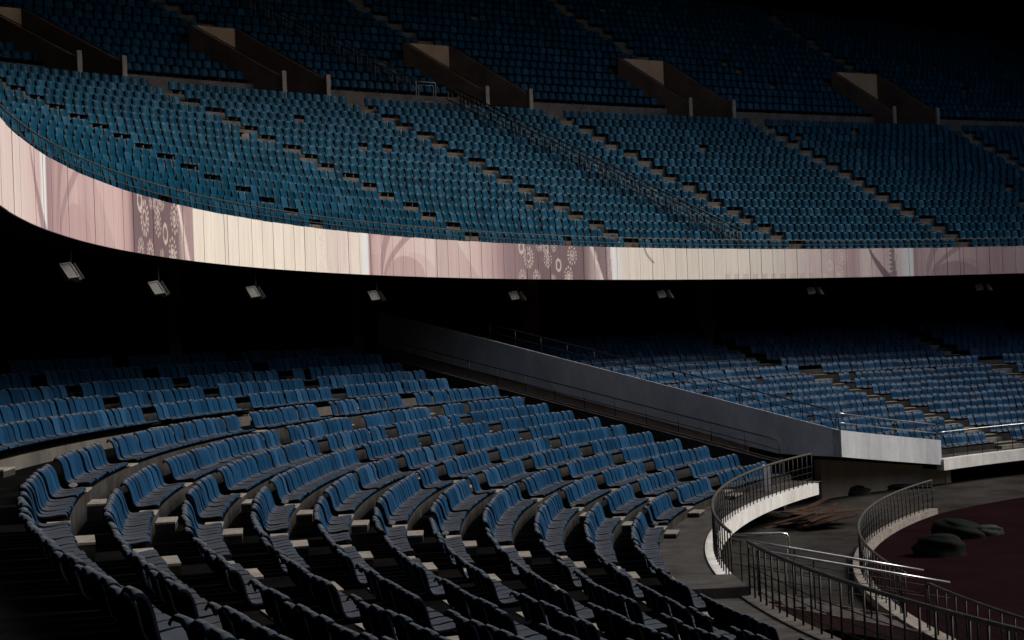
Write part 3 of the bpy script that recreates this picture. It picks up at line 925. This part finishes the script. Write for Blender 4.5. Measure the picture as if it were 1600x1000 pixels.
for s in seats:
    if id(s) in chosen:
        rk, bi, nb, i, k, a0, a1 = s[2]
        o = link('stadium_seat', lowmesh)
        o.matrix_world = s[0]
        rn = 'front row' if rk == 1 else '%s row up' % nth(rk)
        tag(o, 'dusty blue seat, %s from near end, %s, %s' % (nth(k - i), rn, block_name(a0, a1)), 'seat', 'blue seats of the near lower stand')
stuff_mesh('stadium_seats', LV, LF, LM, [np.array(s[0]) for s in seats if id(s) not in chosen], ['seat_low', 'seat_dark', 'seat_highlight'], 'rows of blue plastic seats filling the lower stands beyond the nearest ones', 'seats')

# oval number plates on the aisle ends of some rows
oi = 0
for k, th in ((5, 182.5), (6, 182.5), (10, 169.2), (8, 169.2), (3, 182.5), (0, 189.0)):
    R = row_R(k) - 0.30
    a_ = th - 0.60 / R * 180 / PI
    p = Vector(pol(R, a_ + 0.08, row_H(k) - SEATUP + 0.07)); d = Vector((math.cos(rad(a_)), math.sin(rad(a_)), 0)); n_ = Vector((-d.y, d.x, 0))
    v = [p + d * (0.085 * math.cos(2 * PI * j / 12)) + Vector((0, 0, 0.042 * math.sin(2 * PI * j / 12))) + n_ * q for q in (0, 0.012) for j in range(12)]
    f = [tuple(range(12))[::-1], tuple(range(12, 24))] + [(j, (j + 1) % 12, 12 + (j + 1) % 12, 12 + j) for j in range(12)]
    tag(MB().add(v, f).build('number_plate', 'paper'), 'small oval white plate on the stair end of the %s row from the front' % nth(11 - k), 'plate', 'oval plates at row ends')

# upper seats
useats = []
def upper_row(nn, h, rk, block_upper):
    s = -3.0
    while s < 6.6:
        x0, y0 = upper_xy(nn, s); x1, y1 = upper_xy(nn, s + 0.01)
        sp = math.hypot(x1 - x0, y1 - y0) / 0.01
        s += 0.52 / sp
        fr = s - math.floor(s)
        gap = 0.52 / sp
        if fr < gap or fr > 1 - gap: continue
        if block_upper and nn < VN1 + 0.6 and in_well(s, 0.25 / sp): continue
        if random.random() < 0.006: continue
        out, sv = up_frame(nn, s)
        if out.cross(sv).z > 0: sv = -sv
        P = Vector(up(nn, s, h)) + out * random.gauss(0, 0.006)
        pr = project(P + Vector((0, 0, 0.5)))
        if pr is None or not (-60 < pr[0] < 1660 and -50 < pr[1] < 420): continue
        mt = frame(out, sv, P) @ Matrix.Rotation(random.gauss(0, 0.012), 4, 'Z') @ Matrix.Rotation(random.gauss(0, 0.012), 4, 'X')
        useats.append((mt, pr, (rk, math.floor(s), s)))
for k in range(NROW):
    upper_row(k - 0.30, upper_floor(k) + 0.002, k + 1, False)
for k in range(UBN):
    upper_row(UB0 + k - 0.42, UBF + 0.56 * k + 0.002, NROW + k + 1, True)
def over_fascia(pr):            # seats wholly hidden behind the balcony front do not count as seen
    return True
uv = [s for s in useats if 2 < s[1][0] < 1598 and s[1][1] > 2 and s[2][0] <= NROW]
def above_rail(s):
    P = s[0].translation
    a_ = math.degrees(math.atan2(P.y, P.x)) % 360
    d = Vector((CX, CY, 0)); 
    # height of the sight line where it passes over the balcony edge
    c = Vector((P.x - CX, P.y - CY)); o_ = Vector((CX, CY))
    A = c.dot(c); B_ = o_.dot(c); C_ = o_.dot(o_) - FASC_R ** 2
    disc = B_ * B_ - A * C_
    if disc <= 0: return False
    t_ = (-B_ + math.sqrt(disc)) / A
    if t_ >= 1: return True
    return (P.z + 0.45 - EYE) * t_ > FASC_T
uv = [s for s in uv if above_rail(s)]
uv.sort(key=lambda s: s[1][2])
uchosen = set(id(s) for s in uv[:300])
upmesh = make_mesh('bucket_seat_shell', UV, UF, UM, ['seat_up', 'seat_dark'])
cnt = {}
for s in useats:
    if id(s) in uchosen:
        rk, bl, ss_ = s[2]
        key = (rk, bl); cnt[key] = cnt.get(key, 0) + 1
        where = {-3: 'near side block', -2: 'far left block', -1: 'leftmost block', 0: 'second block', 1: 'third block'}.get(bl, 'block %d from the left' % (bl + 2))
        o = link('bucket_seat', upmesh)
        o.matrix_world = s[0]
        tag(o, 'teal-blue balcony seat, %s from the left, %s row up, %s' % (nth(cnt[key]), nth(rk), where), 'seat', 'teal-blue seats of the upper tier')
stuff_mesh('bucket_seats', UV, UF, UM, [np.array(s[0]) for s in useats if id(s) not in uchosen], ['seat_up', 'seat_dark'], 'rows of small teal-blue seats filling the upper tier', 'seats')

# ------------------------------------------------------------------ upper tier: aisle steps, stairwells, guard fence
for k in range(-1, 6):
    t_ = empty('upper_aisle_stairs', up(8, k, upper_floor(8)), 'upper tier stair aisle, %s from the left' % nth(k + 2), 'stairs', 'stair aisles of the upper tier')
    for i in range(NROW):
        out, sv = up_frame(i + 0.5, k)
        P = Vector(up(i + 0.45, k, upper_floor(i) + 0.26))
        pr = project(P)
        if pr is None or pr[0] < -80 or pr[0] > 1680: continue
        MB().box(P + Vector((0, 0, -0.12)), (out, sv, (0, 0, 1)), (0.15, 0.46, 0.13)).build('step', 'utread', t_)

WELL_NAMES = {-1: 'cut off at the left edge', 0: 'leftmost', 1: 'second from the left', 2: 'middle', 3: 'fourth from the left', 4: 'rightmost', 5: 'beyond the right edge'}
for k in VK:
    c = up(VN0, k + 0.865, upper_floor(NROW))
    pr = project(c)
    if pr is None or pr[0] < -260 or pr[0] > 1800: continue
    t_ = empty('stairwell', c, 'brown-walled stairwell sunk into the upper tier, %s' % WELL_NAMES[k], 'stairwell', 'stairwells of the upper tier')
    hf = upper_floor(NROW) - 0.25
    def wtop(nn): return UBF + 0.56 * (nn - UB0) + 1.45
    for sgn, s0 in ((1, k + VS0), (-1, k + VS1)):
        b = MB()
        ks = [VN0 + (VN1 - VN0) * i / 6 for i in range(7)]
        out, sv = up_frame(20, s0)
        if Vector(upper_xy(20, s0 + 0.01)).to_3d().length and True:
            d_ = Vector((*upper_xy(20, s0 + 0.01), 0)) - Vector((*upper_xy(20, s0), 0))
            if sv.dot(d_) < 0: sv = -sv
        inn = sv * (0.0); outw = sv * (-0.2 * sgn)
        cs = []
        for off, top in ((inn, False), (inn, True), (outw, True), (outw, False)):
            cs.append([tuple(Vector(up(q, s0, (wtop(q) if top else hf))) + off) for q in ks])
        cs.append(cs[0])
        b.strip(cs)
        b.add([cc_[0] for cc_ in cs[:4]], [(0, 1, 2, 3)]); b.add([cc_[-1] for cc_ in cs[:4]], [(0, 1, 2, 3)])
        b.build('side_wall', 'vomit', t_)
        P = Vector(up(VN0, s0, hf)) - out * 0.1 - sv * 0.1 * sgn
        hgt = wtop(VN0) + 0.30 - hf
        MB().box(P + Vector((0, 0, hgt / 2)), (out, sv, (0, 0, 1)), (0.09, 0.12, hgt / 2)).build('post', 'vpost', t_)
        pts = [Vector(up(q, s0, wtop(q) + 0.10)) - sv * 0.1 * sgn for q in ks]
        MB().tube(pts, 0.03, 6).build('handrail', 'rail', t_, True)
    out, sv = up_frame(VN1, k + 0.865)
    A_, B_ = Vector(up(VN1, k + VS0, hf)), Vector(up(VN1, k + VS1, hf))
    tp = wtop(VN1) - hf
    b = MB()
    v = [A_, B_, B_ + Vector((0, 0, tp)), A_ + Vector((0, 0, tp))]
    v += [p + out * 0.2 for p in v]
    b.add(v, [(0, 1, 2, 3), (4, 7, 6, 5), (0, 4, 5, 1), (3, 2, 6, 7), (0, 3, 7, 4), (1, 5, 6, 2)])
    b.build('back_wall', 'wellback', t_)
    b = MB()
    A0, B0 = Vector(up(VN0 - 0.3, k + VS0, hf)), Vector(up(VN0 - 0.3, k + VS1, hf))
    b.add([A0, B0, B_, A_], [(0, 1, 2, 3)])
    b.build('floor', 'floor', t_)
    # exit sign on the back wall
    c = (A_ + B_) / 2 + Vector((0, 0, tp * 0.62)) - out * 0.04
    sgnp = MB().box(c, (out, sv, (0, 0, 1)), (0.02, 0.34, 0.13)).build('exit_sign', 'sign', t_)
    b = MB()
    for dx in (-0.2, 0.0, 0.1, 0.2):
        b.box(c - out * 0.024 + sv * dx, (out, sv, (0, 0, 1)), (0.003, 0.03, 0.07))
    b.build('sign_marks', 'paper', sgnp)

# guard fence down the upper tier: two parallel lines of bars with a sloping rail
def fence_s(nn): return 2.66 - 0.14 * nn / 17
t_ = empty('guard_fence', up(8, 2.6, upper_floor(8)), 'dark metal guard fence with sloping handrails running down the upper tier', 'fence')
for ds in (-0.028, 0.028):
    for hh, r in ((1.05, 0.042), (0.50, 0.03)):
        MB().tube([up(q, fence_s(q) + ds, upper_floor(q) + hh + 0.15) for q in (0.0, 4, 8, 12, 16.6)], r, 6).build('handrail', 'rail', t_, True)
    for i in range(17):
        for dn in ((0.1, 0.32, 0.54) if ds > 0 else (0.2, 0.45)):
            q = i + dn
            P = Vector(up(q, fence_s(q) + ds, upper_floor(i) + 0.05))
            MB().tube([P, P + Vector((0, 0, 1.12 + 0.5 * dn))], 0.028, 5).build('bar', 'fencebar', t_, True)
t_ = empty('guard_fence', up(24, 2.4, UBF + 2), 'dark guard fence rising through the top block of the upper tier', 'fence')
def fence2_s(nn): return 2.50 - 0.012 * (nn - 19)
for ds in (-0.028, 0.028):
    for hh, r in ((1.1, 0.042), (0.55, 0.03)):
        MB().tube([up(q, fence2_s(q) + ds, UBF + 0.56 * (q - UB0) + hh + 0.1) for q in (19.2, 24, 28, 32)], r, 6).build('handrail', 'rail', t_, True)
    for i in range(12):
        for dn in (0.1, 0.32, 0.54) if ds > 0 else (0.2, 0.45):
            q = UB0 + i + dn - 0.4
            P = Vector(up(q, fence2_s(q) + ds, UBF + 0.56 * i + 0.03))
            MB().tube([P, P + Vector((0, 0, 1.2))], 0.02, 5).build('bar', 'fencebar', t_, True)
# the gate frame across it on the cross aisle
out, sv = up_frame(17.6, 2.47)
c = Vector(up(17.3, 2.45, upper_floor(NROW)))
t_ = empty('fence_gate', c, 'pale square metal gate frame on the upper cross aisle', 'gate')
for hw, z0, z1, r in ((0.62, 0.0, 1.35, 0.03), (0.47, 0.28, 1.18, 0.022)):
    for sg in (-1, 1):
        MB().tube([c + sv * (hw * sg) + Vector((0, 0, z0)), c + sv * (hw * sg) + Vector((0, 0, z1))], r, 6).build('upright', 'vpost', t_, True)
    MB().tube([c - sv * hw + Vector((0, 0, z1)), c + sv * hw + Vector((0, 0, z1))], r, 6).build('crossbar', 'vpost', t_, True)
    if z0 > 0: MB().tube([c - sv * hw + Vector((0, 0, z0)), c + sv * hw + Vector((0, 0, z0))], r, 6).build('crossbar', 'vpost', t_, True)

# ------------------------------------------------------------------ pairs of floodlights under the balcony
FL = [(180.9, 1.98), (173.2, 1.80), (165.1, 1.86), (155.3, 1.86), (144.2, 1.90), (132.8, 1.92), (121.6, 1.95), (109.6, 1.90)]
for i, (th, h) in enumerate(FL):
    d = Vector((math.cos(rad(th)), math.sin(rad(th)), 0)); n_ = Vector((-d.y, d.x, 0))     # n_ points to larger angles (left in the picture)
    c = d * 57.8 + Vector((0, 0, h + EYE + 0.02))
    t_ = empty('floodlight_pair', c + Vector((0, 0, 0.5)), 'pair of beige floodlights under the balcony, %s from the left' % nth(i + 1), 'floodlight', 'floodlights under the balcony')
    b = MB().tube([c + Vector((0, 0, FASC_B - h)), c], 0.03, 6)
    b.tube([c - n_ * 0.33, c + n_ * 0.33], 0.025, 6)
    b.build('bracket', 'rail', t_)
    for sg, yaw, tilt in ((1, 1.0, -0.6), (-1, -0.9, -0.5)):
        mt = Matrix.Translation(c + n_ * (0.33 * sg)) @ Matrix((n_, d, Vector((0, 0, 1)))).transposed().to_4x4() @ Matrix.Rotation(yaw * 0.6, 4, 'Z') @ Matrix.Rotation(tilt, 4, 'X') @ Matrix.Rotation(0.15 * sg, 4, 'Y')
        X, Y, Z_ = [mt.to_3x3().col[q].copy() for q in range(3)]
        p = mt.translation
        hs = MB()
        # housing: tapered towards the back
        v = []
        for yy, s_ in ((-0.07, 1.0), (0.02, 1.0), (0.12, 0.55)):
            for sx, sz in ((-1, -1), (1, -1), (1, 1), (-1, 1)):
                v.append(p + X * (0.18 * s_ * sx) + Y * yy + Z_ * (0.21 * s_ * sz))
        f = [(0, 1, 5, 4), (1, 2, 6, 5), (2, 3, 7, 6), (3, 0, 4, 7), (4, 5, 9, 8), (5, 6, 10, 9), (6, 7, 11, 10), (7, 4, 8, 11), (8, 9, 10, 11), (0, 3, 2, 1)]
        hs.add(v, f)
        ho = hs.build('housing', 'lamp', t_)
        fr = MB()
        for sx, sz, hx, hz in ((0, 1, 0.19, 0.018), (0, -1, 0.19, 0.018), (1, 0, 0.018, 0.215), (-1, 0, 0.018, 0.215)):
            fr.box(p - Y * 0.085 + X * (0.175 * sx) + Z_ * (0.205 * sz), (X, Y, Z_), (hx, 0.012, hz))
        fr.build('frame', 'lamp', ho)
        MB().box(p - Y * 0.074, (X, Y, Z_), (0.155, 0.003, 0.185)).build('glass', 'lampglass', ho)

# ------------------------------------------------------------------ things lying in the moat and on the track
def blob(name, c, rx, ry, rz, matn, label, cat, seed, flat=0.0):
    rr = random.Random(seed)
    k1 = [(rr.uniform(1.5, 4), rr.uniform(0, 6), rr.uniform(0.02, 0.05)) for _ in range(6)]
    v, f = [], []
    nu, nw = 48, 16
    for i in range(nw + 1):
        ph = (PI / 2) * i / nw
        for j in range(nu):
            a_ = 2 * PI * j / nu
            r = 1 + sum(am * math.sin(fq * a_ + o_ + 2.3 * ph * (q + 1)) for q, (fq, o_, am) in enumerate([(round(x), y, z) for x, y, z in k1])) * math.cos(ph) ** 0.5
            r += 0.03 * abs(math.sin(5 * a_ + 3 * ph + seed)) * math.cos(ph) + 0.015 * abs(math.sin(11 * a_ - 5 * ph)) + rr.uniform(-0.006, 0.006)
            v.append((c[0] + rx * r * math.cos(ph) ** 0.8 * math.cos(a_), c[1] + ry * r * math.cos(ph) ** 0.8 * math.sin(a_), c[2] + rz * (math.sin(ph) ** 0.8) * (1 + 0.25 * math.sin(a_ + seed) * math.cos(ph))))
    for i in range(nw):
        for j in range(nu):
            f.append((i * nu + j, i * nu + (j + 1) % nu, (i + 1) * nu + (j + 1) % nu, (i + 1) * nu + j))
    o = MB().add(v, f).build(name, matn, None, True)
    return tag(o, label, cat)
c = pol(35.7, 163.0, -7.25); blob('tarpaulin_heap', c, 0.82, 0.58, 0.66, 'tarp', 'dark tarpaulin-covered heap on the track, nearest of the three', 'heap', 3)
c = pol(35.5, 156.2, -7.25); blob('tarpaulin_heap', c, 0.9, 0.62, 0.62, 'tarp', 'dark green tarpaulin-covered heap on the track, behind the nearest one', 'heap', 5)
c = pol(34.75, 155.0, -7.25); blob('tarpaulin_heap', c, 0.62, 0.42, 0.34, 'stonetarp', 'small grey-green covered heap on the track, right of the dark ones', 'heap', 9)
c = pol(44.15, 138.2, -7.27); blob('rubble_heap', c, 0.9, 0.4, 0.42, 'heap', 'low dark heap of rubbish at the foot of the tan wall', 'heap', 12)
c = pol(43.75, 135.0, -7.27); blob('rubble_heap', c, 1.9, 0.3, 0.22, 'heap', 'long low strip of dirt along the foot of the tan wall', 'heap', 15)

# loose boards dumped under the walkway edge
names = ['lying flat at the bottom', 'leaning towards the wall', 'sticking out to the right', 'topmost', 'broken and tilted', 'half hidden under the others', 'pale-edged', 'nearest the stairs', 'farthest from the stairs', 'lying across the rest', 'narrow', 'short']
for i in range(12):
    rr = random.Random(100 + i)
    base = Vector(pol(40.9 + rr.uniform(-0.7, 0.8), 152.6 + rr.uniform(-3.0, 3.0), -7.22))
    a_ = rr.uniform(0.1, 1.0)
    X = Vector((math.cos(a_), math.sin(a_), rr.uniform(-0.05, 0.22))).normalized()
    Y = Vector((-X.y, X.x, rr.uniform(-0.08, 0.08))).normalized()
    Z_ = X.cross(Y).normalized(); Y = Z_.cross(X)
    hl, hw_ = rr.uniform(0.7, 1.5), rr.choice((0.06, 0.09, 0.12, 0.3, 0.4))
    base.z = 0.06 + 0.045 * i + abs(X.z) * hl * 0.9 + abs(Y.z) * hw_
    tag(MB().box(base, (X, Y, Z_), (hl, hw_, 0.018)).build('loose_board', 'wood'), 'reddish wooden board in the dumped pile under the walkway, %s' % names[i], 'board', 'dumped boards')

# scrap of white plastic caught on the balcony rail
p = Vector(pol(FASC_R + 0.3, 136.4, FASC_T + 0.1))
v = [p + Vector((random.uniform(-0.12, 0.12), random.uniform(-0.06, 0.06), random.uniform(0, 0.32))) for _ in range(10)]
tag(MB().add(v, [(0, 1, 2), (2, 3, 4), (4, 5, 6), (6, 7, 8), (8, 9, 0), (1, 4, 7), (0, 5, 9), (3, 6, 8)]).build('plastic_scrap', 'paper'), 'scrap of white plastic caught on the balcony railing', 'litter')
# loose cable hanging over the fascia
p0 = Vector(pol(FASC_R - 0.02, 134.9, FASC_T)); 
MBc = MB().tube([p0, Vector(pol(FASC_R - 0.03, 134.75, FASC_T - 0.3)), Vector(pol(FASC_R - 0.03, 134.4, FASC_T - 0.6)), Vector(pol(FASC_R - 0.02, 134.2, FASC_T - 0.75))], 0.012, 5)
tag(MBc.build('loose_cable', 'rail'), 'thin dark cable hanging over the cream part of the balcony front', 'cable')
